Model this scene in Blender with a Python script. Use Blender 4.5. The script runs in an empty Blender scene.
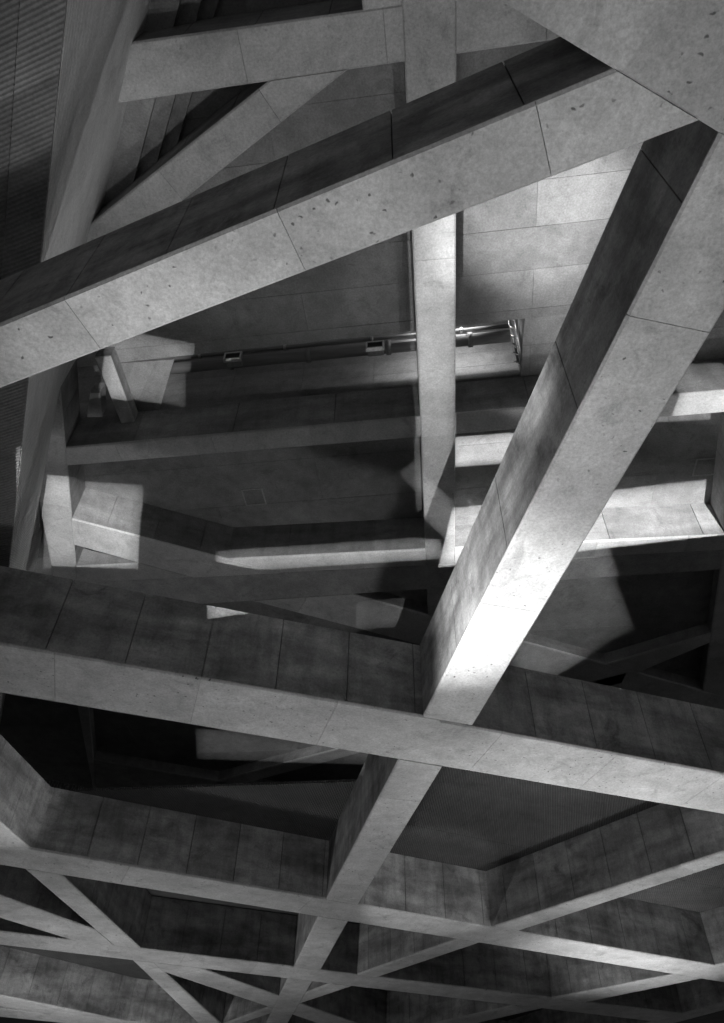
import bpy, bmesh, math, random
from mathutils import Vector, Matrix

random.seed(7)
S = bpy.context.scene
COL = S.collection

# ------------------------------------------------------------------ camera
F_PX, PITCH, ROLL = 727.514, 0.80558, 0.0270048
CX, CY = 362.0, 511.5
CAM_Z = 1.6
cp, sp = math.cos(PITCH), math.sin(PITCH)
FWD = Vector((0, cp, sp)); _r = Vector((1, 0, 0)); _u = Vector((0, -sp, cp))
RGT = _r * math.cos(ROLL) + _u * math.sin(ROLL)
UPV = -_r * math.sin(ROLL) + _u * math.cos(ROLL)
cam = bpy.data.cameras.new('camera')
cam_o = bpy.data.objects.new('camera', cam); COL.objects.link(cam_o)
cam.sensor_fit = 'HORIZONTAL'; cam.sensor_width = 36.0
cam.lens = F_PX / 724.0 * 36.0
cam.clip_end = 500
M3 = Matrix((RGT, UPV, -FWD)).transposed()
cam_o.matrix_world = Matrix.Translation((0, 0, CAM_Z)) @ M3.to_4x4()
S.camera = cam_o

# ------------------------------------------------------------------ world, lights, exposure
S.view_settings.view_transform = 'Standard'
S.view_settings.look = 'None'
S.view_settings.gamma = 1.0
S.view_settings.use_curve_mapping = False
S.view_settings.exposure = 0.0
W = bpy.data.worlds.new('world'); S.world = W; W.use_nodes = True
W.node_tree.nodes['Background'].inputs[0].default_value = (0.8, 0.8, 0.8, 1)
W.node_tree.nodes['Background'].inputs[1].default_value = 0.13

def flood(name, loc, target, power, angle=60, blend=0.3, size=0.15):
    """an added spot near the ground, out of view, aimed up to brighten beams"""
    l = bpy.data.lights.new(name, 'SPOT'); l.energy = power
    l.spot_size = math.radians(angle); l.spot_blend = blend; l.shadow_soft_size = size
    o = bpy.data.objects.new(name, l); COL.objects.link(o)
    o.location = loc
    o.rotation_euler = (Vector(target) - Vector(loc)).to_track_quat('-Z', 'Y').to_euler()
    return o
DOORS = []
def door_flood(loc, target, power, ha, va, roll=0.0):
    """an added narrow spot whose barn doors (built further down) cut the beam to ha x va degrees half angles"""
    o = flood('added_projector', loc, target, power, 2.6 * math.hypot(ha, va), 0.05, 0.003)
    q_ = (Vector(target) - Vector(loc)).to_track_quat('-Z', 'Y') @ Matrix.Rotation(math.radians(roll), 3, 'Z').to_quaternion()
    o.rotation_euler = q_.to_euler()
    DOORS.append((Vector(loc), q_.to_matrix(), math.radians(ha), math.radians(va)))

# added wide washes from the ground, unseen fill for the lower beams
flood('added_spot', (0.5, 13.8, 0.3), (0.5, 12.0, 9.0), 900, 150, 1.0, 0.4)
flood('added_spot', (-1.5, 7.2, 0.3), (-2.2, 3.8, 8.6), 900, 44, 1.0, 0.3)
flood('added_spot', (3.2, 4.2, 0.3), (1.6, 3.2, 8.6), 1000, 60, 1.0, 0.3)
flood('added_spot', (-7.0, 27.0, 0.3), (-5.0, 25.0, 9.0), 1300, 150, 1.0, 0.4)
flood('added_spot', (9.5, 25.5, 0.3), (9.0, 26.4, 9.0), 3200, 60, 1.0, 0.3)
flood('added_spot', (9.0, 20.5, 0.3), (8.0, 20.5, 9.0), 1500, 90, 1.0, 0.3)
flood('added_spot', (6.5, 16.5, 0.3), (5.5, 14.6, 8.6), 2300, 60, 1.0, 0.3)
flood('added_spot', (-12.0, 29.0, 0.3), (-10.5, 34.0, 8.9), 2600, 70, 1.0, 0.3)
# added accents that brighten single beams and slab patches
flood('added_spot', (-4.2, 11.3, 0.3), (1.6, 8.8, 8.9), 11500, 26, 1.0, 0.15)
flood('added_spot', (-3.0, 11.0, 0.3), (1.8, 7.5, 8.7), 2000, 34, 1.0, 0.15)
flood('added_spot', (-1.5, 5.2, 0.3), (3.4, 5.8, 16.9), 19000, 15, 1.0, 0.08)
flood('added_spot', (3.0, 8.0, 0.3), (-4.6, 3.6, 12.6), 1500, 22, 0.8, 0.1)
flood('added_spot', (3.5, 16.0, 0.3), (2.2, 22.4, 9.6), 1400, 24, 0.4, 0.1)
flood('added_spot', (-4.5, 14.0, 0.3), (-8.6, 17.0, 9.6), 1900, 22, 0.6, 0.1)
door_flood((0.0, -3.0, 0.3), (-7.6, 14.6, 16.0), 31000, 3.0, 2.7, 14)
door_flood((7.5, -3.0, 0.3), (6.2, 14.2, 16.2), 80000, 9.5, 1.9, 11)
door_flood((4.06, 11.1, 0.3), (4.2, 12.15, 16.9), 26000, 6.3, 1.75, 0)
door_flood((-0.5, 2.0, 0.3), (-0.9, 15.22, 15.6), 13500, 9.0, 0.85, 7)
door_flood((1.0, 2.0, 0.3), (-5.4, 10.0, 16.9), 12000, 3.0, 2.5, 25)
door_flood((5.0, -2.6, 0.3), (6.2, 17.9, 16.0), 11000, 4.0, 4.0, 33)
door_flood((1.1, 4.5, 0.3), (1.57, 9.1, 15.6), 6000, 1.65, 14.5, 0)
door_flood((-4.4, 1.6, 0.3), (1.76, 13.0, 15.6), 6500, 1.3, 3.2, 16)
door_flood((9.6, 1.4, 0.3), (9.0, 10.1, 16.75), 19000, 6.0, 2.3, 8)
door_flood((-2.0, -1.0, 0.3), (-2.4, 26.9, 15.95), 17000, 7.0, 1.0, 0)
door_flood((1.5, -1.0, 0.3), (2.7, 17.45, 15.6), 4500, 6.6, 1.0, 4)

# ------------------------------------------------------------------ plan geometry helpers
Z0 = CAM_Z + 7.0            # soffit of the lower beam grid
D0 = 7.0 * 0.22626          # depth of the lower beams
Z1 = CAM_Z + 14.0           # soffit of the upper beam grid
D1 = 14.0 * 0.092
Z2 = Z1 + D1                # upper slab

def P(p, z):
    """plan point at height z seen at this spot of the survey picture"""
    d = RGT * ((p[0] - CX) / F_PX) - UPV * ((p[1] - CY) / F_PX) + FWD
    k = (z - CAM_Z) / d.z
    return Vector((d.x * k, d.y * k))

class Line:
    def __init__(s, a, b):
        s.p = Vector(a); s.d = (Vector(b) - Vector(a)).normalized(); s.n = Vector((-s.d.y, s.d.x))
    def dist(s, q): return (Vector(q) - s.p).dot(s.n)
    def off(s, t, towards):
        k = 1 if s.dist(towards) > 0 else -1
        return Line(s.p + s.n * k * t, s.p + s.n * k * t + s.d)
    def meet(s, o):
        den = s.d.x * o.d.y - s.d.y * o.d.x
        w = o.p - s.p
        t = (w.x * o.d.y - w.y * o.d.x) / den
        return s.p + s.d * t
def L(a, b, z): return Line(P(a, z), P(b, z))
def dirline(p, deg): return Line(p, Vector(p) + Vector((math.cos(math.radians(deg)), math.sin(math.radians(deg)))))

def clip(poly, line, inside):
    k = 1 if line.dist(inside) > 0 else -1
    out = []
    for i in range(len(poly)):
        a, b = poly[i], poly[(i + 1) % len(poly)]
        da, db = line.dist(a) * k, line.dist(b) * k
        if da >= 0: out.append(a)
        if (da > 0 and db < 0) or (da < 0 and db > 0):
            out.append(a + (b - a) * (da / (da - db)))
    return out
def centroid(poly): return sum((Vector(p) for p in poly), Vector((0, 0))) / len(poly)
def area(poly):
    return abs(sum(poly[i].x * poly[(i+1) % len(poly)].y - poly[(i+1) % len(poly)].x * poly[i].y for i in range(len(poly)))) / 2

# ------------------------------------------------------------------ objects
def thing(name, label, cat, loc, group=None):
    o = bpy.data.objects.new(name, None); COL.objects.link(o)
    o.location = loc; o.empty_display_size = 0.3
    o['label'] = label; o['category'] = cat
    if group: o['group'] = group
    return o
def link(name, me, mat, parent=None, loc=None):
    me.materials.append(mat)
    o = bpy.data.objects.new(name, me); COL.objects.link(o)
    if parent: o.parent = parent
    if loc is not None: o.location = loc
    return o
def hull(name, pts, mat, parent=None, origin=(0, 0, 0)):
    bm = bmesh.new()
    o = Vector(origin)
    for p in pts: bm.verts.new(Vector(p) - o)
    r = bmesh.ops.convex_hull(bm, input=bm.verts)
    junk = {e for e in r['geom_interior'] + r['geom_unused'] if isinstance(e, bmesh.types.BMVert)}
    for v in junk:
        if v.is_valid: bm.verts.remove(v)
    bmesh.ops.dissolve_limit(bm, angle_limit=0.005, verts=bm.verts, edges=bm.edges)
    bmesh.ops.recalc_face_normals(bm, faces=bm.faces)
    me = bpy.data.meshes.new(name); bm.to_mesh(me); bm.free()
    return link(name, me, mat, parent, None if parent else o)
def prism_pts(poly, z0, z1):
    return [(p.x, p.y, z0) for p in poly] + [(p.x, p.y, z1) for p in poly]

def cuts(lo, hi, pitch, ref, jit=0.0):
    """joint positions between lo and hi, one of them at ref"""
    k = math.ceil((lo + 0.15 - ref) / pitch); out = [lo]
    while ref + k * pitch < hi - 0.15:
        out.append(ref + k * pitch + random.uniform(-jit, jit)); k += 1
    out.append(hi)
    return out

GAP, SGAP, SKIN, CH = 0.007, 0.016, 0.05, 0.03
def span(root, near, far, clips, z, depth, side_pitch=1.22, bottom_pitch=2.44, sref=None, bref=None, ch=CH,
         mats=None, reach=60.0):
    """one straight length of beam between two edge lines, cut by clip lines:
       a core with side panels and bottom panels whose joints are recessed"""
    org = root.location
    mside, mbot = mats or (CONC_SIDE, CONC_BOT)
    d = near.d.copy()
    if d.dot(far.d) < 0: far = Line(far.p, far.p - far.d)
    mid = (near.p + (far.meet(Line(near.p, near.p + near.n)))) / 2
    a, b = near.p - d * reach, near.p + d * reach
    perp = lambda q: Line(q, q + near.n)
    poly = [a, b, far.meet(perp(b)), far.meet(perp(a))]
    for ln, keep in clips: poly = clip(poly, ln, keep)
    if len(poly) < 3 or area(poly) < 0.01: return None
    c = centroid(poly)
    ni, fi = near.off(SKIN, c), far.off(SKIN, c)
    core = clip(clip(poly, ni, c), fi, c)
    hull('core', prism_pts(core, z + SKIN, z + depth), mside, root, org)
    # bottom panels
    us = [p.dot(d) for p in poly]
    if bref is None: bref = min(us) + bottom_pitch * 0.6
    ks = cuts(min(us), max(us), bottom_pitch, bref)
    nc, fc = near.off(ch, c), far.off(ch, c)
    for i in range(len(ks) - 1):
        lo = ks[i] + (GAP / 2 if i else 0); hi = ks[i+1] - (GAP / 2 if i < len(ks) - 2 else 0)
        if hi - lo < 0.02: continue
        m = d * ((lo + hi) / 2)
        pc = clip(clip(poly, Line(d * lo, d * lo + near.n), m), Line(d * hi, d * hi + near.n), m)
        if len(pc) < 3 or area(pc) < 0.004: continue
        lower = clip(clip(pc, nc, c), fc, c)
        if len(lower) < 3: lower = pc
        hull('bottom_panel', prism_pts(pc, z + ch, z + SKIN) + [(p.x, p.y, z) for p in lower], mbot, root, org)
    # side panels
    for ln, inn in ((near, ni), (far, fi)):
        es = [p.dot(d) for p in poly if abs(ln.dist(p)) < 1e-4]
        if len(es) < 2: continue
        lo0, hi0 = min(es), max(es)
        r = sref if sref is not None else lo0 + side_pitch * 0.7
        ks = cuts(lo0, hi0, side_pitch, r)
        for i in range(len(ks) - 1):
            lo = ks[i] + (SGAP / 2 if i else 0); hi = ks[i+1] - (SGAP / 2 if i < len(ks) - 2 else 0)
            if hi - lo < 0.02: continue
            q = []
            for l2 in (ln, inn):
                for u in (lo, hi):
                    q.append(l2.meet(Line(d * u, d * u + near.n)))
            hull('side_panel', prism_pts(q, z + SKIN + 0.001, z + depth - 0.004), mside, root, org)
    return poly

def uref(near, px, z): return P(px, z).dot(near.d)

# ------------------------------------------------------------------ materials
def mat_concrete(name, base=0.4, var=0.25, streak=0.5, pits=0.5, board=0.0, board_dir=(1, 0, 0), board_scale=9.0,
                 board_dark=0.0, rough=0.75, bump=0.25, blot=1.0, seedoff=0.0):
    m = bpy.data.materials.new(name); m.use_nodes = True
    nt = m.node_tree; N = nt.nodes; N.clear()
    def nd(t, **k):
        n = N.new(t)
        for a, v in k.items(): setattr(n, a, v)
        return n
    lk = nt.links.new
    out = nd('ShaderNodeOutputMaterial'); bs = nd('ShaderNodeBsdfPrincipled')
    bs.inputs['Roughness'].default_value = rough
    bs.inputs['Specular IOR Level'].default_value = 0.3
    lk(bs.outputs[0], out.inputs[0])
    geo = nd('ShaderNodeNewGeometry'); inf = nd('ShaderNodeObjectInfo')
    def mapping(sc, rot=(0, 0, 0), loc=(0, 0, 0)):
        mp = nd('ShaderNodeMapping'); mp.inputs['Scale'].default_value = sc
        mp.inputs['Rotation'].default_value = rot; mp.inputs['Location'].default_value = loc
        lk(geo.outputs['Position'], mp.inputs[0]); return mp
    def noise(mp, scale, detail=5, rough_=0.6, dist=0.0):
        n = nd('ShaderNodeTexNoise'); n.inputs['Scale'].default_value = scale
        n.inputs['Detail'].default_value = detail; n.inputs['Roughness'].default_value = rough_
        n.inputs['Distortion'].default_value = dist
        lk(mp.outputs[0], n.inputs['Vector']); return n
    def ramp(src, lo, hi, vlo, vhi):
        r = nd('ShaderNodeMapRange'); r.inputs[1].default_value = lo; r.inputs[2].default_value = hi
        r.inputs[3].default_value = vlo; r.inputs[4].default_value = vhi
        lk(src, r.inputs[0]); return r.outputs[0]
    def mul(a, b):
        x = nd('ShaderNodeMath', operation='MULTIPLY'); lk(a, x.inputs[0])
        if isinstance(b, float): x.inputs[1].default_value = b
        else: lk(b, x.inputs[1])
        return x.outputs[0]
    o = (seedoff, seedoff * 1.7, seedoff * 0.3)
    clouds = ramp(noise(mapping((1, 1, 1), loc=o), 0.55, 6, 0.62, 0.6).outputs[0], 0.3, 0.7, 1 - var, 1 + var)
    mid = ramp(noise(mapping((1, 1, 1.4), loc=o), 2.6, 6, 0.65, 0.3).outputs[0], 0.3, 0.72, 1 - var * 0.7, 1 + var * 0.7)
    val = mul(clouds, mid)
    # run-off streaks down the faces and lift bands of the pour
    st = ramp(noise(mapping((2.2, 2.2, 0.5), loc=o), 1.6, 5, 0.6, 0.2).outputs[0], 0.45, 0.75, 1.0, 1.0 - 0.35 * streak)
    bd = ramp(noise(mapping((0.55, 0.55, 2.2), loc=o), 0.9, 4, 0.55, 0.3).outputs[0], 0.36, 0.66, 1.0 + 0.26 * streak, 1.0 - 0.34 * streak)
    val = mul(mul(val, st), bd)
    # blotchy stains
    bl = ramp(noise(mapping((1, 1, 1), loc=(o[0] + 9, o[1], 3)), 1.3, 8, 0.7, 1.2).outputs[0], 0.56, 0.70, 1.0, 1.0 - 0.35 * blot)
    val = mul(val, bl)
    # fine grain
    gr = ramp(noise(mapping((1, 1, 1)), 26, 4, 0.75).outputs[0], 0.28, 0.72, 0.74, 1.24)
    val = mul(val, gr)
    # blow holes
    vo = nd('ShaderNodeTexVoronoi'); vo.inputs['Scale'].default_value = 6.5; vo.inputs['Randomness'].default_value = 1.0
    wob = mapping((1, 1, 1)); nz = noise(wob, 7, 2)
    mx = nd('ShaderNodeVectorMath', operation='SCALE'); mx.inputs[3].default_value = 0.15
    lk(nz.outputs[1], mx.inputs[0])
    ad = nd('ShaderNodeVectorMath', operation='ADD'); lk(geo.outputs['Position'], ad.inputs[0]); lk(mx.outputs[0], ad.inputs[1])
    lk(ad.outputs[0], vo.inputs['Vector'])
    hole = ramp(vo.outputs['Distance'], 0.08, 0.15, 0.0, 1.0)
    gate = ramp(noise(mapping((1, 1, 1), loc=(4, 2, o[0])), 0.9, 3).outputs[0], 0.42, 0.56, 0.0, 1.0)
    inv = nd('ShaderNodeMath', operation='SUBTRACT'); inv.inputs[0].default_value = 1.0; lk(hole, inv.inputs[1])
    hg = mul(inv.outputs[0], gate)
    hd = ramp(hg, 0, 1, 1.0, 1.0 - 0.6 * pits)
    val = mul(val, hd)
    # each casting has its own tone
    val = mul(val, ramp(inf.outputs['Random'], 0, 1, 0.88, 1.10))
    height = gr
    if board > 0:
        ln = board_dir; w = nd('ShaderNodeTexWave', wave_type='BANDS', bands_direction='X', wave_profile='SIN')
        w.inputs['Scale'].default_value = board_scale; w.inputs['Distortion'].default_value = 1.2
        w.inputs['Detail'].default_value = 2; w.inputs['Detail Scale'].default_value = 2
        dv = nd('ShaderNodeVectorMath', operation='DOT_PRODUCT'); lk(geo.outputs['Position'], dv.inputs[0])
        dv.inputs[1].default_value = Vector(ln).normalized()
        cb = nd('ShaderNodeCombineXYZ'); lk(dv.outputs['Value'], cb.inputs[0])
        lk(cb.outputs[0], w.inputs['Vector'])
        if board_dark: val = mul(val, ramp(w.outputs[1], 0, 1, 1 - board_dark, 1 + board_dark * 0.5))
        height_ = nd('ShaderNodeMath', operation='MULTIPLY_ADD'); lk(w.outputs[1], height_.inputs[0])
        height_.inputs[1].default_value = board; lk(gr, height_.inputs[2]); height = height_.outputs[0]
    val = mul(val, base)
    cl = nd('ShaderNodeClamp'); lk(val, cl.inputs[0]); cl.inputs[1].default_value = 0.015; cl.inputs[2].default_value = 0.85
    cc = nd('ShaderNodeCombineColor')
    for i in range(3): lk(cl.outputs[0], cc.inputs[i])
    lk(cc.outputs[0], bs.inputs['Base Color'])
    hh = nd('ShaderNodeMath', operation='SUBTRACT'); lk(height, hh.inputs[0]); lk(hg, hh.inputs[1])
    bp = nd('ShaderNodeBump'); bp.inputs['Strength'].default_value = bump; bp.inputs['Distance'].default_value = 0.02
    lk(hh.outputs[0], bp.inputs['Height']); lk(bp.outputs[0], bs.inputs['Normal'])
    return m

CONC_SIDE = mat_concrete('formed_concrete_side', 0.36, 0.3, 1.15, 0.3, blot=1.3)  # darker than the soffits: shade of the beam sides put into the colour
CONC_BOT = mat_concrete('formed_concrete_soffit', 0.50, 0.2, 0.2, 1.2, blot=0.9, seedoff=3)
CONC_UP_SIDE = mat_concrete('upper_concrete_side', 0.28, 0.2, 0.7, 0.2, blot=0.8, seedoff=11)  # upper sides toned down too, their shade painted in
CONC_UP_BOT = mat_concrete('upper_concrete_soffit', 0.47, 0.16, 0.2, 0.4, blot=0.8, seedoff=17)
CONC_DARK = mat_concrete('dark_shade_concrete', 0.36, 0.2, 0.4, 0.4, blot=1.0, seedoff=23)  # shade on the band beam put into the colour; also dark hatch frames
CONC_SLAB = mat_concrete('slab_concrete', 0.25, 0.22, 0.3, 0.15, blot=0.8, seedoff=29)
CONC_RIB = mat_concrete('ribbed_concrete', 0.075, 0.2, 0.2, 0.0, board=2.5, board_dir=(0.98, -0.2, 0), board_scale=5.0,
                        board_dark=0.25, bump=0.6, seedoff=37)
CONC_BOARD = mat_concrete('bush_hammered_concrete', 0.24, 0.14, 0.15, 0.0, board=2.5, board_dir=(0.36, 0.93, -0.9), board_scale=8.5,
                          board_dark=0.14, bump=0.4, blot=0.5, seedoff=41)
CONC_HAMMER = mat_concrete('fine_hammered_concrete', 0.62, 0.12, 0.1, 0.0, board=1.0, board_dir=(0.36, 0.93, -0.9), board_scale=7.0,
                           board_dark=0.10, bump=0.5, blot=0.5, seedoff=47)
CONC_FLOOR = mat_concrete('paving_concrete', 0.45, 0.1, 0.0, 0.0, blot=0.2, seedoff=53)
def plain(name, v, rough=0.5, metal=0.0):
    m = bpy.data.materials.new(name); m.use_nodes = True
    nt = m.node_tree; b = nt.nodes['Principled BSDF']
    n = nt.nodes.new('ShaderNodeTexNoise'); n.inputs['Scale'].default_value = 6; n.inputs['Detail'].default_value = 5
    r = nt.nodes.new('ShaderNodeValToRGB')
    r.color_ramp.elements[0].position = 0.3; r.color_ramp.elements[1].position = 0.7
    r.color_ramp.elements[0].color = (v * 0.75,) * 3 + (1,); r.color_ramp.elements[1].color = (min(1, v * 1.2),) * 3 + (1,)
    nt.links.new(n.outputs[0], r.inputs[0]); nt.links.new(r.outputs[0], b.inputs['Base Color'])
    b.inputs['Roughness'].default_value = rough; b.inputs['Metallic'].default_value = metal
    return m
PIPE = plain('painted_pipe', 0.18, 0.6)
BLACK = plain('dark_opening', 0.02, 0.8)
STEEL = plain('galvanised_steel', 0.55, 0.35, 0.8)

# ------------------------------------------------------------------ floor
def structure(o): o['kind'] = 'structure'; return o
fl = [Vector((-45, -35)), Vector((45, -35)), Vector((45, 70)), Vector((-45, 70))]
floor = structure(hull('floor', prism_pts(fl, -0.3, 0.0), CONC_FLOOR))
floor['label'] = 'pale paved ground under the beam grid'

# ------------------------------------------------------------------ lower beam grid
def z0(a, b): return L(a, b, Z0)
A_n, A_f = z0((610, 71), (0, 324)), z0((697.7, 122), (0, 389))
M_n, M_f = z0((719, 135), (424, 715)), z0((724, 312), (474, 724))
B1_n, B1_f = z0((0, 644.3), (421, 716.5)), z0((5, 694), (482, 773.4))
B1R_n, B1R_f = z0((482, 729.3), (724, 774.3)), z0((482, 773.4), (724, 814.5))
B2_n, B2_f = z0((30, 849), (716, 966)), z0((0, 865), (724, 982.4))
B3_n, B3_f = z0((143, 949), (681, 1014)), z0((130, 960), (657.5, 1022))
M2_n, M2_f = z0((399, 759), (328, 896)), z0((443, 766.6), (361, 900))
M3_n, M3_f = z0((318, 917), (294, 967)), z0((348, 922), (321.5, 969))
M4_n, M4_f = z0((287.5, 979), (266, 1023)), z0((313, 981), (291, 1018))
C_n, C_f = z0((497, 926), (724, 852)), z0((518, 931), (724, 864))
C2_n, C2_f = z0((462, 938), (361, 973.5)), z0((482, 942), (381, 976))
C3_n, C3_f = z0((332.5, 983), (272, 1006)), z0((352.5, 986), (269, 1014))
DD_n, DD_f = z0((554, 998), (669, 975.7)), z0((592, 1001), (697.7, 979.5))
D2_n, D2_f = z0((514, 1006), (437, 1023)), z0((539, 1009), (480, 1022.5))
E_n, E_f = z0((61.6, 876), (135, 943.5)), z0((25, 869.6), (95, 929.5))
E1_n = z0((0, 823), (30, 849))
E2_n, E2_f = z0((163, 971), (220, 1023)), z0((133, 961), (198, 1023))
F_n, F_f = z0((0, 896), (93, 929.5)), z0((0, 918), (75, 941))
F2_n, F2_f = z0((206, 970.5), (278, 996)), z0((161, 971), (269, 1007))
H_n, H_f = z0((0, 995.5), (133, 1023)), z0((0, 1006), (80, 1023))
B0_f = z0((499, 0), (723, 135)); B0_n = B0_f.off(1.7, (0, -20))
B4_n = dirline(P((139, 1023), Z0), 19); B4_f = B4_n.off(1.45, (0, 99))
p = lambda x, y: P((x, y), Z0)
far_r, far_l = dirline((16, 0), 90), dirline((-16, 0), 90)
O = Vector((0, 8))

def root_at(name, label, px, z=Z0, group='lower beam grid'):
    q = P(px, z)
    return thing(name, label, 'girder', (q.x, q.y, z), group)
G0 = 'beams of the lower grid'

t = root_at('girder', 'broad concrete beam with a wide seam filling the top right corner', (660, 40), group=G0)
seam = z0((671, 0), (622, 72))
span(t, B0_f, B0_n, [(seam, p(560, 10)), (dirline((-6, 0), 90), (0, 0))], Z0, D0, bref=-50)
span(t, B0_f, B0_n, [(seam, p(720, 40)), (dirline((13, 0), 90), (0, 0))], Z0, D0, bref=-50)

t = root_at('girder', 'pale pitted diagonal beam rising from the left edge to the top right corner', (330, 230), group=G0)
span(t, A_n, A_f, [(B0_f, O), (dirline((-9, 0), 90), (0, 0))], Z0, D0,
     sref=uref(A_n, (65, 297), Z0), bref=uref(A_n, (63, 298), Z0), bottom_pitch=2.5)

t = root_at('girder', 'wide brightly lit beam slanting from the right edge down to the bottom', (570, 520), group=G0)
span(t, M_n, M_f, [(B0_f, O), (B1_n, O), (B1R_n, O)], Z0, D0, side_pitch=2.44, bottom_pitch=4.9,
     sref=uref(M_n, (577, 411), Z0), bref=uref(M_n, (634, 317), Z0))
span(t, M2_n, M2_f, [(B1_f, p(380, 850)), (B2_n, O)], Z0, D0, side_pitch=2.6, bottom_pitch=2.6, bref=uref(M2_n, (356, 845), Z0))
span(t, M3_n, M3_f, [(B2_f, p(320, 950)), (B3_n, O)], Z0, D0)
span(t, M4_n, M4_f, [(B3_f, p(290, 1010)), (B4_n, O)], Z0, D0)

t = root_at('girder', 'long heavy beam crossing the whole picture below the middle', (400, 745), group=G0)
kink = L((440, 719), (434, 766), Z0)
span(t, B1_n, B1_f, [(kink, p(100, 680)), (far_l, O)], Z0, D0, sref=uref(B1_n, (202, 675), Z0), bref=uref(B1_n, (336, 706), Z0), side_pitch=1.3)
span(t, B1R_n, B1R_f, [(kink, p(700, 790)), (far_r, O)], Z0, D0, sref=uref(B1R_n, (539, 737), Z0), bref=uref(B1R_n, (502, 734), Z0), side_pitch=1.3)

t = root_at('girder', 'second long beam, below the heavy one, spanning edge to edge with jointed sides', (300, 905), group=G0)
span(t, B2_n, B2_f, [(far_l, O), (dirline((20, 0), 90), O)], Z0, D0, sref=uref(B2_n, (137, 867), Z0), side_pitch=1.27, bref=uref(B2_n, (130, 866), Z0), bottom_pitch=5)

t = root_at('girder', 'third and farthest long thin beam sloping to the bottom right corner', (300, 974), group=G0)
J2_n = z0((657.5, 1021), (724, 1003)); J2_f = J2_n.off(0.8, p(724, 1023))
span(t, B3_n, B3_f, [(far_l, O), (J2_n, O)], Z0, D0, side_pitch=1.27)

t = root_at('girder', 'bright narrow beam rising to the right edge above the second long beam', (620, 892), group=G0)
span(t, C_n, C_f, [(B2_n, O), (B1R_f, p(600, 900))], Z0, D0, sref=uref(C_n, (612, 888), Z0), side_pitch=1.22)
span(t, C2_n, C2_f, [(B2_f, p(420, 958)), (B3_n, O)], Z0, D0)
span(t, C3_n, C3_f, [(B3_f, p(320, 993)), (M4_f, p(330, 990))], Z0, D0)
span(t, C3_n, C3_f, [(M4_n, p(240, 1015)), (B4_n, O), (F2_f, p(240, 1022))], Z0, D0)

t = root_at('girder', 'small pale strut between the two lowest long beams near the right corner', (630, 988), group=G0)
span(t, DD_n, DD_f, [(B2_f, p(620, 990)), (B3_n, O)], Z0, D0)
span(t, D2_n, D2_f, [(B3_f, p(500, 1015)), (B4_n, O)], Z0, D0)

t = root_at('girder', 'left diagonal beam falling from the lit panel at the left edge to the bottom', (85, 905), group=G0)
E1_f = E1_n.off(0.85, p(-60, 840))
span(t, E1_n, E1_f, [(B1_f, p(0, 800)), (B2_n, O)], Z0, D0, sref=uref(E1_n, (8, 830), Z0), side_pitch=1.3)
span(t, E_n, E_f, [(B2_f, p(85, 905)), (B3_n, O)], Z0, D0)
span(t, E2_n, E2_f, [(B3_f, p(170, 990)), (B4_n, O)], Z0, D0)

t = root_at('girder', 'flat beam entering low at the left edge and meeting the diagonal in a star', (40, 918), group=G0)
span(t, F_n, F_f, [(E_f, p(10, 910)), (B3_n, O), (B2_f, p(40, 918)), (far_l, O)], Z0, D0)
span(t, F2_n, F2_f, [(B3_f, p(230, 990)), (E2_n, p(230, 990)), (M4_n, p(230, 990))], Z0, D0)
span(t, F2_n, F2_f, [(M4_f, p(330, 1015)), (B4_n, O), (C3_f, p(340, 1020))], Z0, D0)

t = root_at('girder', 'stained beam in the bottom left corner with a streaky side', (40, 1010), group=G0)
span(t, H_n, H_f, [(B3_f, p(40, 1010)), (B4_n, O), (far_l, O)], Z0, D0, side_pitch=1.27)

t = root_at('girder', 'shadowed beam lying across the bottom edge behind the star crossings', (400, 1023), group=G0)
span(t, B4_n, B4_f, [(dirline((-24, 0), 90), O), (J2_n, O)], Z0, D0, side_pitch=1.27)

t = root_at('girder', 'dim beam stub in the lower right corner closing the grid', (700, 1012), group=G0)
span(t, J2_n, J2_f, [(B2_f, p(700, 1010)), (dirline((6, 0), 90), (9, 33))], Z0, D0)
t = root_at('girder', 'short beam side cut off by the right edge above the second long beam', (722, 955), group=G0)
J_n = dirline(P((717, 965.5), Z0), 128); J_f = J_n.off(0.7, p(760, 965))
span(t, J_n, J_f, [(B2_n, O), (C_f, p(724, 940)), (B1R_f, p(724, 900))], Z0, D0)

# ------------------------------------------------------------------ panelled slabs
def panels(root, poly, z, ang, du, dv, thick=0.06, mat=None, u0=0.0, v0=0.0, stagger=0.5, name='panel'):
    d = Vector((math.cos(math.radians(ang)), math.sin(math.radians(ang)))); n = Vector((-d.y, d.x))
    vs = [q.dot(n) for q in poly]
    j = math.floor((min(vs) - v0) / dv)
    while v0 + j * dv < max(vs):
        lo, hi = v0 + j * dv + GAP / 2, v0 + (j + 1) * dv - GAP / 2
        m = n * ((lo + hi) / 2)
        row = clip(clip(poly, Line(n * lo, n * lo + d), m), Line(n * hi, n * hi + d), m)
        if len(row) >= 3 and area(row) > 0.01:
            us = [q.dot(d) for q in row]; su = u0 + (j % 2) * du * stagger
            i = math.floor((min(us) - su) / du)
            while su + i * du < max(us):
                a, b = su + i * du + GAP / 2, su + (i + 1) * du - GAP / 2
                mm = d * ((a + b) / 2)
                cell = clip(clip(row, Line(d * a, d * a + n), mm), Line(d * b, d * b + n), mm)
                if len(cell) >= 3 and area(cell) > 0.01:
                    hull(name, prism_pts(cell, z + random.uniform(0, 0.006), z + thick), mat, root, root.location)
                i += 1
        j += 1
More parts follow.
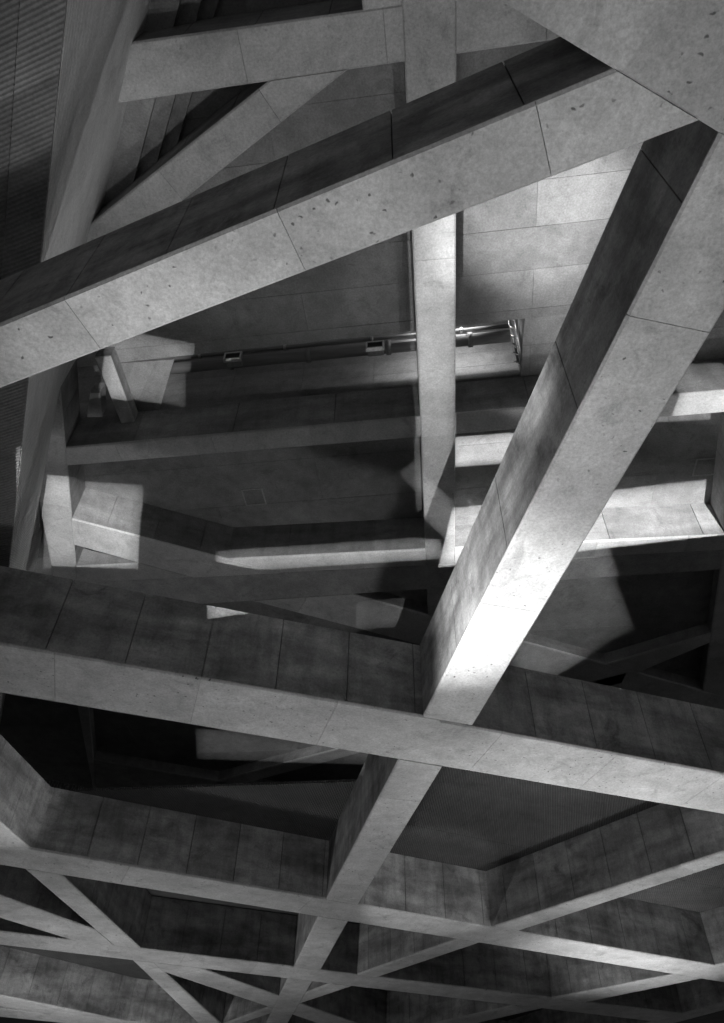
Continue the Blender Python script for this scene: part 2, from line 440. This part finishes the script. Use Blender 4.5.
def slab(name, label, poly, z, ang, du, dv, mat, thick=0.3, **k):
    c = centroid(poly)
    o = hull(name, prism_pts(poly, z + 0.03, z + thick), mat, None, (c.x, c.y, z))
    structure(o); o['label'] = label
    panels(o, poly, z, ang, du, dv, 0.04, mat, **k)
    return o

# slab lying on the lower grid behind the heavy beam (ribbed soffit)
ZS = Z0 + D0
q = lambda x, y: P((x, y), ZS)
B2b = L((53, 787.6), (329, 838), ZS)
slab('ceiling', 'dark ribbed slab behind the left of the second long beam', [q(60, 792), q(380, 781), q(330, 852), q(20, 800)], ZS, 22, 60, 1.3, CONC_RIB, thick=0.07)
Mm = M2_f
poly = [Vector((-30, -10)), Vector((30, -10)), Vector((30, 50)), Vector((-30, 50))]
rightcell = clip(clip(clip(poly, B1R_f, p(600, 860)), M2_f, p(500, 850)), B2_n, O)
rightcell = clip(rightcell, far_r, O)
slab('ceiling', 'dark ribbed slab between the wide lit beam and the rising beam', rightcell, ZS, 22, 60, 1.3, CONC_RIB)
farcell = clip(clip(poly, B2_n.off(0.3, (0, 60)), (0, 60)), dirline((0, 48), 0), O)
farcell = clip(clip(farcell, dirline((-26, 0), 90), O), dirline((24, 0), 90), O)
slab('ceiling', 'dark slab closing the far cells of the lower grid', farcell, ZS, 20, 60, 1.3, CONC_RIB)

# ------------------------------------------------------------------ upper beam grid
def z1(a, b): return L(a, b, Z1)
V_l, V_r = z1((412, 232), (421, 437)), z1((456, 215), (455, 566))
Vb_l = z1((421, 437), (426, 566))
W1_n, W1_f = z1((63, 448), (724, 390.4)), z1((63, 466.5), (724, 412.7))
W2_n, W2_f = z1((240, 558.6), (724, 535)), z1((283, 573), (724, 550.5))
X_f = z1((562, 580.5), (724, 569.7))
TB_n, TB_f = z1((125, 43), (241, 27)), z1((113, 104), (555, 40))
DB_n, DB_f = z1((265, 84), (120, 200)), z1((337.5, 78), (200, 187))
Y2_n, Y2_f = z1((71.6, 519), (230, 560)), z1((73, 545), (200, 580))
V2_r, V2_l = z1((71.6, 516.5), (77, 576)), z1((45, 536), (52, 573))
Y_n = z1((343, 592), (616, 667)); Y_f = Y_n.off(1.5, (0, 60))
VR_l = z1((720, 573), (703, 690)); VR_r = VR_l.off(0.87, (30, 15))
G_s = z1((88, 236.6), (27, 566)); G_s0 = z1((141.5, 0), (88, 236.6))
u = lambda x, y: P((x, y), Z1)
UM = (CONC_UP_SIDE, CONC_UP_BOT)
R1, L1 = dirline((17, 0), 90), dirline((-15, 0), 90)
G1 = 'beams of the upper grid'
def up(label, px): return root_at('upper_girder', label, px, Z1, G1)

t = up('upright-looking upper beam in the centre running behind the pale diagonal', (436, 350))
span(t, V_r, V_l, [(dirline((0, -3), 0), (0, 9)), (W1_f, (0, 5))], Z1, D1, mats=UM, bref=uref(V_r, (455, 258), Z1), bottom_pitch=6)
span(t, V_r, Vb_l, [(W1_f, u(436, 500)), (W2_f, u(436, 500))], Z1, D1, mats=UM, bottom_pitch=3.4)
span(t, V_r, Vb_l, [(X_f, u(436, 640)), (Y_n, u(436, 570))], Z1, D1, mats=(CONC_UP_SIDE, CONC_DARK))  # soffit in the darker tone that stands for shade

t = up('upper crossbeam behind the centre with a black side and mottled underside', (250, 445))
span(t, W1_n, W1_f, [(V2_r, u(200, 450)), (V_l, u(200, 450))], Z1, D1, mats=UM, side_pitch=2.5)
span(t, W1_n, W1_f, [(V_r, u(600, 410)), (VR_l, u(600, 410))], Z1, D1, mats=UM, side_pitch=2.5, bottom_pitch=2.5)

t = up('lower of the two upper crossbeams with a bright underside strip', (340, 562))
span(t, W2_n, W2_f, [(V2_r, u(150, 570)), (Y2_f, u(120, 577))], Z1, D1, mats=UM, side_pitch=2.5)
span(t, W2_n, W2_f, [(Y2_n, u(350, 560)), (Vb_l, u(350, 560))], Z1, D1, mats=UM, side_pitch=2.5)
span(t, W2_n, W2_f, [(V_r, u(600, 545)), (VR_l, u(600, 545))], Z1, D1, mats=UM, side_pitch=2.5)

t = up('dark band beam, shade put into its colour, running behind the bright crossbeam strip', (640, 565))
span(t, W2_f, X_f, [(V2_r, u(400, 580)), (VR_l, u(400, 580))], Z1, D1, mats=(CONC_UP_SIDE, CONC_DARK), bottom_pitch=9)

t = up('short skewed upper beam with a streaky side at the left behind the heavy beam', (150, 545))
span(t, Y2_n, Y2_f, [(V2_r, u(150, 545)), (W2_f, u(150, 545))], Z1, D1, mats=UM, side_pitch=1.3, bottom_pitch=9)

t = up('upper beam beside the left girder, lit at its lower end', (60, 520))
span(t, V2_r, V2_l, [(G_s, u(150, 500)), (dirline((0, 2), 0), (0, 9)), (dirline((0, 34), 0), (0, 9))], Z1, D1, mats=UM)

t = up('upper crossbeam at the top beside the left girder with a black recess', (230, 60))
tb_ends = [(G_s0, u(300, 50)), (R1, (0, 0))]
span(t, TB_n, TB_f, [(G_s0, u(300, 50)), (V_l, u(300, 50))], Z1, D1, mats=UM, bottom_pitch=2.4, bref=uref(TB_n, (237, 30), Z1))
span(t, TB_n, TB_f, [(V_r, u(500, 30)), (R1, (0, 0))], Z1, D1, mats=UM)

t = up('slanting upper brace between the top crossbeam and the pale diagonal beam', (210, 160))
span(t, DB_n, DB_f, [(TB_f, u(200, 160)), (G_s0, u(200, 160)), (G_s, u(200, 160))], Z1, D1, mats=UM, bottom_pitch=2.4)

t = up('wide upper soffit at the top between the recess and the corner beam', (380, 10))
wl = dirline(u(362, 0), 84)
span(t, wl, V_l.off(0.001, u(300, 10)), [(TB_n, u(380, -60)), (dirline((0, -3), 0), (0, 9))], Z1, D1, mats=UM)
wr = dirline(u(600, 0), 84)
span(t, V_r, wr, [(TB_n, u(460, -60)), (dirline((0, -3), 0), (0, 9))], Z1, D1, mats=UM)

t = up('long skew upper beam just above the heavy beam, partly in shadow', (560, 660))
span(t, Y_n, Y_f, [(V2_r, u(400, 640)), (R1, (0, 0)), (X_f, u(500, 700))], Z1, 0.55, mats=UM, side_pitch=2.5)
t = up('dim upper beam at the right edge joining the skew beam', (716, 620))
span(t, VR_l, VR_r, [(dirline((0, -3), 0), (0, 9)), (Y_n, (9, 9))], Z1, D1, mats=UM)
RB_n, RB_f = z1((621, 660), (710, 634)), z1((640, 672), (710, 643))
t = up('thin rising upper strut in the shadow below the dark band beam', (660, 652))
span(t, RB_n, RB_f, [(Y_n, u(660, 620)), (VR_l, u(600, 640))], Z1, 0.5, mats=UM)

# pieces seen through the gap below the heavy beam
t = up('black-sided skew bar seen through the gap under the heavy beam', (270, 763))
BR_n, BR_f = z1((217, 781), (330, 751)), z1((285, 773), (360, 753))
span(t, BR_n, BR_f, [(dirline(u(214, 777), 75), u(300, 760)), (dirline((9, 0), 90), (0, 0))], Z1, 0.5, mats=UM)
t = up('dark edge beam low in the gap left of the wide lit beam', (120, 770))
ZB_n = z1((20, 748), (200, 778)); ZB_f = ZB_n.off(2.5, (0, 90))
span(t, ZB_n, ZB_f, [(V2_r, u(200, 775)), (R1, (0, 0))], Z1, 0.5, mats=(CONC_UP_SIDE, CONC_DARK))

# ------------------------------------------------------------------ left girder
ZG = CAM_Z + 9.1
g0, g1 = P((66.6, 0), ZG), P((40, 260), ZG)
gl = Line(g0, g1)
ga, gb = g0 - gl.d * 4, g0 + gl.d * 34
top = [G_s0.p - G_s0.d * 4, u(88, 236.6), u(88, 236.6) + G_s.d * 30]
bm = bmesh.new()
def vv(q, z): return bm.verts.new((q.x, q.y, z))
W_ = gl.n if gl.dist((-30, 0)) > 0 else -gl.n
gm = gl.meet(Line(top[1], top[1] + gl.n))
sec = []
secs = [(ga.lerp(gm, k / 8), top[0].lerp(top[1], k / 8)) for k in range(8)] + [(gm.lerp(gb, k / 8), top[1].lerp(top[2], k / 8)) for k in range(9)]
for b_, t_ in secs:
    l_ = b_ + W_ * 3.2
    sec.append([vv(b_, ZG + 0.06), vv(t_, Z1), vv(t_, Z2 + 0.3), vv(l_, Z2 + 0.3), vv(l_, ZG + 0.06)])
for a_, b_ in zip(sec, sec[1:]):
    for i in range(5): bm.faces.new((a_[i], a_[(i+1) % 5], b_[(i+1) % 5], b_[i]))
bm.faces.new(sec[0]); bm.faces.new(sec[-1][::-1])
bmesh.ops.recalc_face_normals(bm, faces=bm.faces)
root = thing('girder', 'huge rough board-marked sloping girder filling the left edge', 'girder', (gm.x, gm.y, ZG))
bmesh.ops.translate(bm, verts=bm.verts, vec=-Vector(root.location))
me = bpy.data.meshes.new('girder_body'); bm.to_mesh(me); bm.free()
link('girder_body', me, CONC_HAMMER, root)
gw = Line(gl.p + W_ * 0.5, gl.p + W_ * 0.5 + gl.d)
for k in range(7):          # soffit boards along the girder
    e0, e1 = 0.004 + k * 0.457, (k + 1) * 0.457 - 0.004
    hull('soffit_board', prism_pts([ga + W_ * e0, gb + W_ * e0, gb + W_ * e1, ga + W_ * e1], ZG + random.uniform(0, 0.008), ZG + 0.061), CONC_BOARD, root, root.location)

# ------------------------------------------------------------------ upper slabs and the service slot
def z2(a, b): return L(a, b, Z2)
w = lambda x, y: P((x, y), Z2)
SL_n = z2((200, 354), (522, 319))
W1t = Line(W1_n.p, W1_n.p + W1_n.d)
SL_e = dirline(w(523, 347), 84)
big = [Vector((-16, -6)), Vector((18, -6)), Vector((18, 45)), Vector((-16, 45))]
Gs2 = [(G_s, (5, 9)), (G_s0, (5, 9))]
def cut(poly, cl):
    for ln, k in cl: poly = clip(poly, ln, k)
    return poly
T1 = cut(big, [(SL_n, (0, 0))] + Gs2)
slab('ceiling', 'board-marked upper slab behind the pale diagonal beam', T1, Z2, 172, 5.2, 0.95, CONC_SLAB)
T1b = cut(big, [(SL_n, (5, 30)), (SL_e, (14, 9)), (W1t, (0, 0))])
slab('ceiling', 'upper slab to the right of the service slot', T1b, Z2, 172, 5.2, 0.95, CONC_SLAB)
T2 = cut(big, [(W1t, (0, 40)), (X_f.off(0.4, (0, 0)), (0, 0))] + [Gs2[0]])
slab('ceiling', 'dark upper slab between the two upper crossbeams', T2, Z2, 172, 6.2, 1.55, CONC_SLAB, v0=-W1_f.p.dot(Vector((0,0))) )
Z3 = Z1 + 0.42
T3 = cut(big, [(X_f.off(0.4, (0, 0)), (0, 40)), (dirline((0, 42), 0), (0, 0)), Gs2[0]])
slab('ceiling', 'upper slab over the skew beam above the heavy beam', T3, Z3, 172, 6.2, 1.4, CONC_SLAB)
TL = [w(112, 364), w(174, 359.5), w(158, 414), w(116, 418)]
slab('ceiling', 'small lit plank-marked slab piece left of the service slot', TL, Z2, 120, 2.4, 0.45, CONC_SLAB, thick=0.2)

# slot walls
def wallbox(name, label, a, b, z0_, z1_, thick, back, mat, nx, nz, kind=True):
    a, b = Vector(a), Vector(b); ln = Line(a, b); o2 = ln.off(thick, back)
    c = (a + b) / 2
    pa, pb = a, b
    k = 1 if ln.dist(back) > 0 else -1
    qa, qb = a + ln.n * k * thick, b + ln.n * k * thick
    ia, ib = a + ln.n * k * 0.02, b + ln.n * k * 0.02
    o = hull(name, prism_pts([ia, ib, qb, qa], z0_, z1_), mat, None, (c.x, c.y, z0_))
    structure(o); o['label'] = label
    for i in range(nx):
        for j in range(nz):
            f0, f1 = i / nx, (i + 1) / nx
            s = a + (b - a) * f0 + ln.d * GAP / 2; e = a + (b - a) * f1 - ln.d * GAP / 2
            h0 = z0_ + (z1_ - z0_) * j / nz + GAP / 2; h1 = z0_ + (z1_ - z0_) * (j + 1) / nz - GAP / 2
            hull('panel', prism_pts([s, e, e + ln.n * k * 0.03, s + ln.n * k * 0.03], h0, h1), mat, o, o.location)
    return o
def on(line, x, z):   # point of a plan line seen in column x of the picture
    lo, hi = line.p - line.d * 40, line.p + line.d * 40
    def col(q):
        v = Vector((q.x, q.y, z - CAM_Z)); return CX + F_PX * v.dot(RGT) / v.dot(FWD)
    for _ in range(60):
        m = (lo + hi) / 2
        if (col(m) - x) * (col(lo) - x) <= 0: hi = m
        else: lo = m
    return (lo + hi) / 2
wa, wb = on(W1t, 20, Z2), on(W1t, 525, Z2)
wallbox('wall_back', 'panelled wall rising above the upper crossbeam inside the slot', wa, wb, Z2, Z2 + 2.6, 0.25, (0, 60), CONC_SLAB, 7, 4)
ea, eb = SL_e.meet(SL_n), SL_e.meet(W1t)
wallbox('wall_right', 'end wall closing the service slot on the right', ea, eb, Z2 + 0.3, Z2 + 2.6, 0.25, (30, 9), CONC_SLAB, 1, 1)
la, lb = on(SL_n, -10, Z2), on(W1t, -20, Z2)
cap = [la, ea, eb, lb]
slab('ceiling', 'cover over the service slot', cap, Z2 + 2.6, 172, 4, 1.0, CONC_SLAB)

# ------------------------------------------------------------------ services in the slot
WD = Vector((math.cos(math.radians(172)), math.sin(math.radians(172)))); WN = Vector((-WD.y, WD.x))
def cyl(name, a, b, r, mat, parent, n=14):
    """round bar between two points"""
    a, b = Vector(a), Vector(b); d = (b - a); m = d.to_track_quat('Z', 'Y').to_matrix()
    bm = bmesh.new(); o = Vector(parent.location)
    rings = [[bm.verts.new(m @ Vector((r * math.cos(6.28319 * i / n), r * math.sin(6.28319 * i / n), 0)) + e - o) for i in range(n)] for e in (a, b)]
    for i in range(n): bm.faces.new((rings[0][i], rings[0][(i+1) % n], rings[1][(i+1) % n], rings[1][i]))
    bm.faces.new(rings[0][::-1]); bm.faces.new(rings[1])
    bmesh.ops.recalc_face_normals(bm, faces=bm.faces)
    for f in bm.faces: f.smooth = len(f.verts) == 4
    me = bpy.data.meshes.new(name); bm.to_mesh(me); bm.free()
    return link(name, me, mat, parent)
ZP = Z2 + 0.45
pc = P((456, 341), ZP); pl_ = Line(pc, pc + WD)
pe, pw = on(pl_, 510, ZP), on(pl_, 120, ZP)
t = thing('duct_pipe', 'long grey service pipe with couplings inside the slot above the crossbeam', 'pipe', (pe.x, pe.y, ZP))
cyl('pipe_run', (*pe, ZP), (*pw, ZP), 0.15, PIPE, t, 18)
dd = (pw - pe).normalized(); ln_ = (pw - pe).length; k = 0.9
while k < ln_:
    cyl('coupling', (*(pe + dd * k), ZP), (*(pe + dd * (k + 0.12)), ZP), 0.185, PIPE, t, 18); k += 2.0
pc2 = P((456, 331), ZP + 0.25); pl2 = Line(pc2, pc2 + WD)
pe2, pw2 = on(pl2, 512, ZP + .25), on(pl2, 120, ZP + .25)
t = thing('conduit', 'thin conduit running above the grey service pipe in the slot', 'conduit', (pe2.x, pe2.y, ZP + .25))
cyl('conduit_run', (*pe2, ZP + .25), (*pw2, ZP + .25), 0.05, PIPE, t)
for k in (1.2, 3.4, 5.6, 7.8): cyl('clip', (*(pe2 + dd * k), ZP + .25), (*(pe2 + dd * (k + 0.06)), ZP + .25), 0.075, STEEL, t)

def box_pts(c, hx, hy, hz):
    return [Vector((c[0], c[1], c[2])) + Vector((*(WD * sx * hx + WN * sy * hy), sz * hz)) for sx in (-1, 1) for sy in (-1, 1) for sz in (-1, 1)]
for px, lab in (((375, 346), 'open metal box on the slot edge nearest the upright-looking beam'),
                ((233, 357), 'open metal box in the dark left part of the slot')):
    zb = Z2 + 0.14; c2 = P(px, zb); c = (c2.x, c2.y, zb)
    t = thing('junction_box', lab, 'junction box', c)
    fr = -WN if WN.y > 0 else WN        # faces the viewer
    hull('box_body', box_pts((c2.x - fr.x * 0.12, c2.y - fr.y * 0.12, zb + 0.02), 0.19, 0.1, 0.11), PIPE, t, c)
    for sx in (-1, 1): hull('frame_bar', box_pts((c2.x + WD.x * sx * 0.2, c2.y + WD.y * sx * 0.2, zb), 0.02, 0.05, 0.15), STEEL, t, c)
    for sz in (-1, 1): hull('frame_bar', box_pts((c2.x, c2.y, zb + sz * 0.13), 0.2, 0.05, 0.02), STEEL, t, c)
    hull('opening', box_pts((c2.x, c2.y, zb), 0.18, 0.025, 0.11), BLACK, t, c)

# steel bracket at the bright end of the slot
bz = Z2 - 0.05
f0, f1 = P((517, 322), bz + 0.1), P((521, 368), bz + 0.1)
t = thing('steel_bracket', 'pale steel ladder bracket at the bright right end of the slot', 'bracket', (f0.x, f0.y, bz))
for off in (0.0, 0.16):
    a_ = (f0.x - off, f0.y, bz + 0.35 + off); b_ = (f1.x - off * 0.4, f1.y - 0.08, bz + 0.1 + off)
    cyl('rail', a_, b_, 0.035, STEEL, t)
for k in range(6):
    q0 = f0.lerp(f1, (k + 0.5) / 6)
    cyl('rung', (q0.x, q0.y, bz + 0.33 - 0.04 * k), (q0.x - 0.14, q0.y - 0.01, bz + 0.48 - 0.05 * k), 0.022, STEEL, t)
# lamp inside the bright end of the slot
lc = SL_e.meet(SL_n); lm = bpy.data.lights.new('slot_lamp', 'AREA'); lm.energy = 45; lm.shape = 'RECTANGLE'; lm.size = 1.6; lm.size_y = 0.12
lo_ = bpy.data.objects.new('slot_lamp', lm); COL.objects.link(lo_)
lp = lc + WD * 1.6 + WN * (0.25 if WN.y > 0 else -0.25)
lo_.location = (lp.x, lp.y, Z2 + 0.9)
lo_.rotation_euler = Vector((WN.x * (1 if WN.y > 0 else -1), abs(WN.y), -0.3)).to_track_quat('-Z', 'Y').to_euler()

# access hatches in the dark slab
for px, lab in (((254, 497), 'faint square access hatch in the dark slab left of centre'), ((706, 467), 'square access hatch in the dark slab at the right edge')):
    c2 = P(px, Z2 - 0.01); c = (c2.x, c2.y, Z2)
    t = thing('access_hatch', lab, 'hatch', c)
    hull('cover', box_pts((c2.x, c2.y, Z2 - 0.005), 0.25, 0.25, 0.006), CONC_SLAB, t, c)
    for sx in (-1, 1):
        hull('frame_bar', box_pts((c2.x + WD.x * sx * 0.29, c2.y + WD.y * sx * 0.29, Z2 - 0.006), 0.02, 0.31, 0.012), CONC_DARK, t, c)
        hull('frame_bar', box_pts((c2.x + WN.x * sx * 0.29, c2.y + WN.y * sx * 0.29, Z2 - 0.006), 0.27, 0.02, 0.012), CONC_DARK, t, c)

# strut and lit block beside the slot's left end
ZK = Z2 - 0.45
t = thing('upper_strut', 'short inclined strut beside the lit plank-marked slab piece', 'strut', (*P((110, 390), ZK), ZK))
sn, sf = L((113, 364), (130.5, 411.6), ZK), L((98, 366.6), (116.5, 413), ZK)
span(t, sn, sf, [(L((90, 358), (130, 355), ZK), P((110, 390), ZK)), (W1_n, (0, 0))], ZK, 0.42, mats=UM)
t = thing('edge_block', 'tiny pale block beside the girder at the end of the black-sided crossbeam', 'block', (*P((95, 405), ZK), ZK))
hull('block_face', prism_pts([P(q_, ZK) for q_ in ((90, 393), (100, 393), (102, 417), (87, 417))], ZK, Z2), CONC_UP_BOT, t, t.location)

# stepped cornice where the upper slab meets the girder
for k, (wd_, dp) in enumerate(((0.45, 0.5), (0.75, 0.3), (1.0, 0.14))):
    a_ = Line(G_s0.p, G_s0.p + G_s0.d); i_ = a_.off(wd_, (5, 5))
    e0 = G_s0.p - G_s0.d * 3; e1 = u(88, 236.6)
    w0_ = i_.p - i_.d * 0
    o = hull('trim_%d' % (k + 1), prism_pts([e0, e1, i_.meet(Line(e1, e1 + a_.n)), i_.meet(Line(e0, e0 + a_.n))], Z2 - dp, Z2), CONC_UP_SIDE)
    structure(o); o['label'] = ('deepest', 'middle', 'shallowest')[k] + ' cornice step where the slab meets the left girder'

# ------------------------------------------------------------------ added projectors on the ground, out of the picture, shaping the light patches
def projector(loc, rot, ha, va, where):
    t = thing('added_floodlight', 'added black barn door lamp that shapes a beam, on the ground ' + where, 'added_floodlight', (loc.x, loc.y, 0))
    def ring(dist, grow):
        x, y = math.tan(ha) * dist + grow, math.tan(va) * dist + grow
        return [(sx * x, sy * y, -dist) for sx, sy in ((-1, -1), (1, -1), (1, 1), (-1, 1))]
    r0, r1, o1, o0 = ring(0.2, 0), ring(1.5, 0), ring(1.5, 0.25), ring(0.2, 0.25)
    sides = ((0, 1), (1, 2), (2, 3), (3, 0))
    w0 = Vector(t.location)
    for a_, b_ in sides:
        pts = [rot @ Vector(r[k]) + loc for r in (r0, r1, o1, o0) for k in (a_, b_)]
        hull('barn_door', pts, BLACK, t, w0)
    hs = [rot @ Vector((sx * 0.2, sy * 0.2, z_)) + loc for sx in (-1, 1) for sy in (-1, 1) for z_ in (0.03, 0.2)]
    hull('housing', hs, BLACK, t, w0)
    hull('foot', [Vector((loc.x + sx * 0.14, loc.y + sy * 0.14, z_)) for sx in (-1, 1) for sy in (-1, 1) for z_ in (0.0, 0.1)], STEEL, t, w0)
spots = ['behind the viewer, aimed left', 'behind the viewer, aimed at the right', 'under the heavy beam', 'under the pale diagonal beam',
         'under the corner beam', 'behind the viewer, aimed far ahead', 'under the triangle between the two lit beams',
         'under the pale diagonal beam, aimed right', 'behind the viewer, aimed steeply up',
         'behind the viewer, aimed low', 'behind the viewer, beside the pale diagonal beam']
for (l_, r_, ha_, va_), wh in zip(DOORS, spots): projector(l_, r_, ha_, va_, wh)
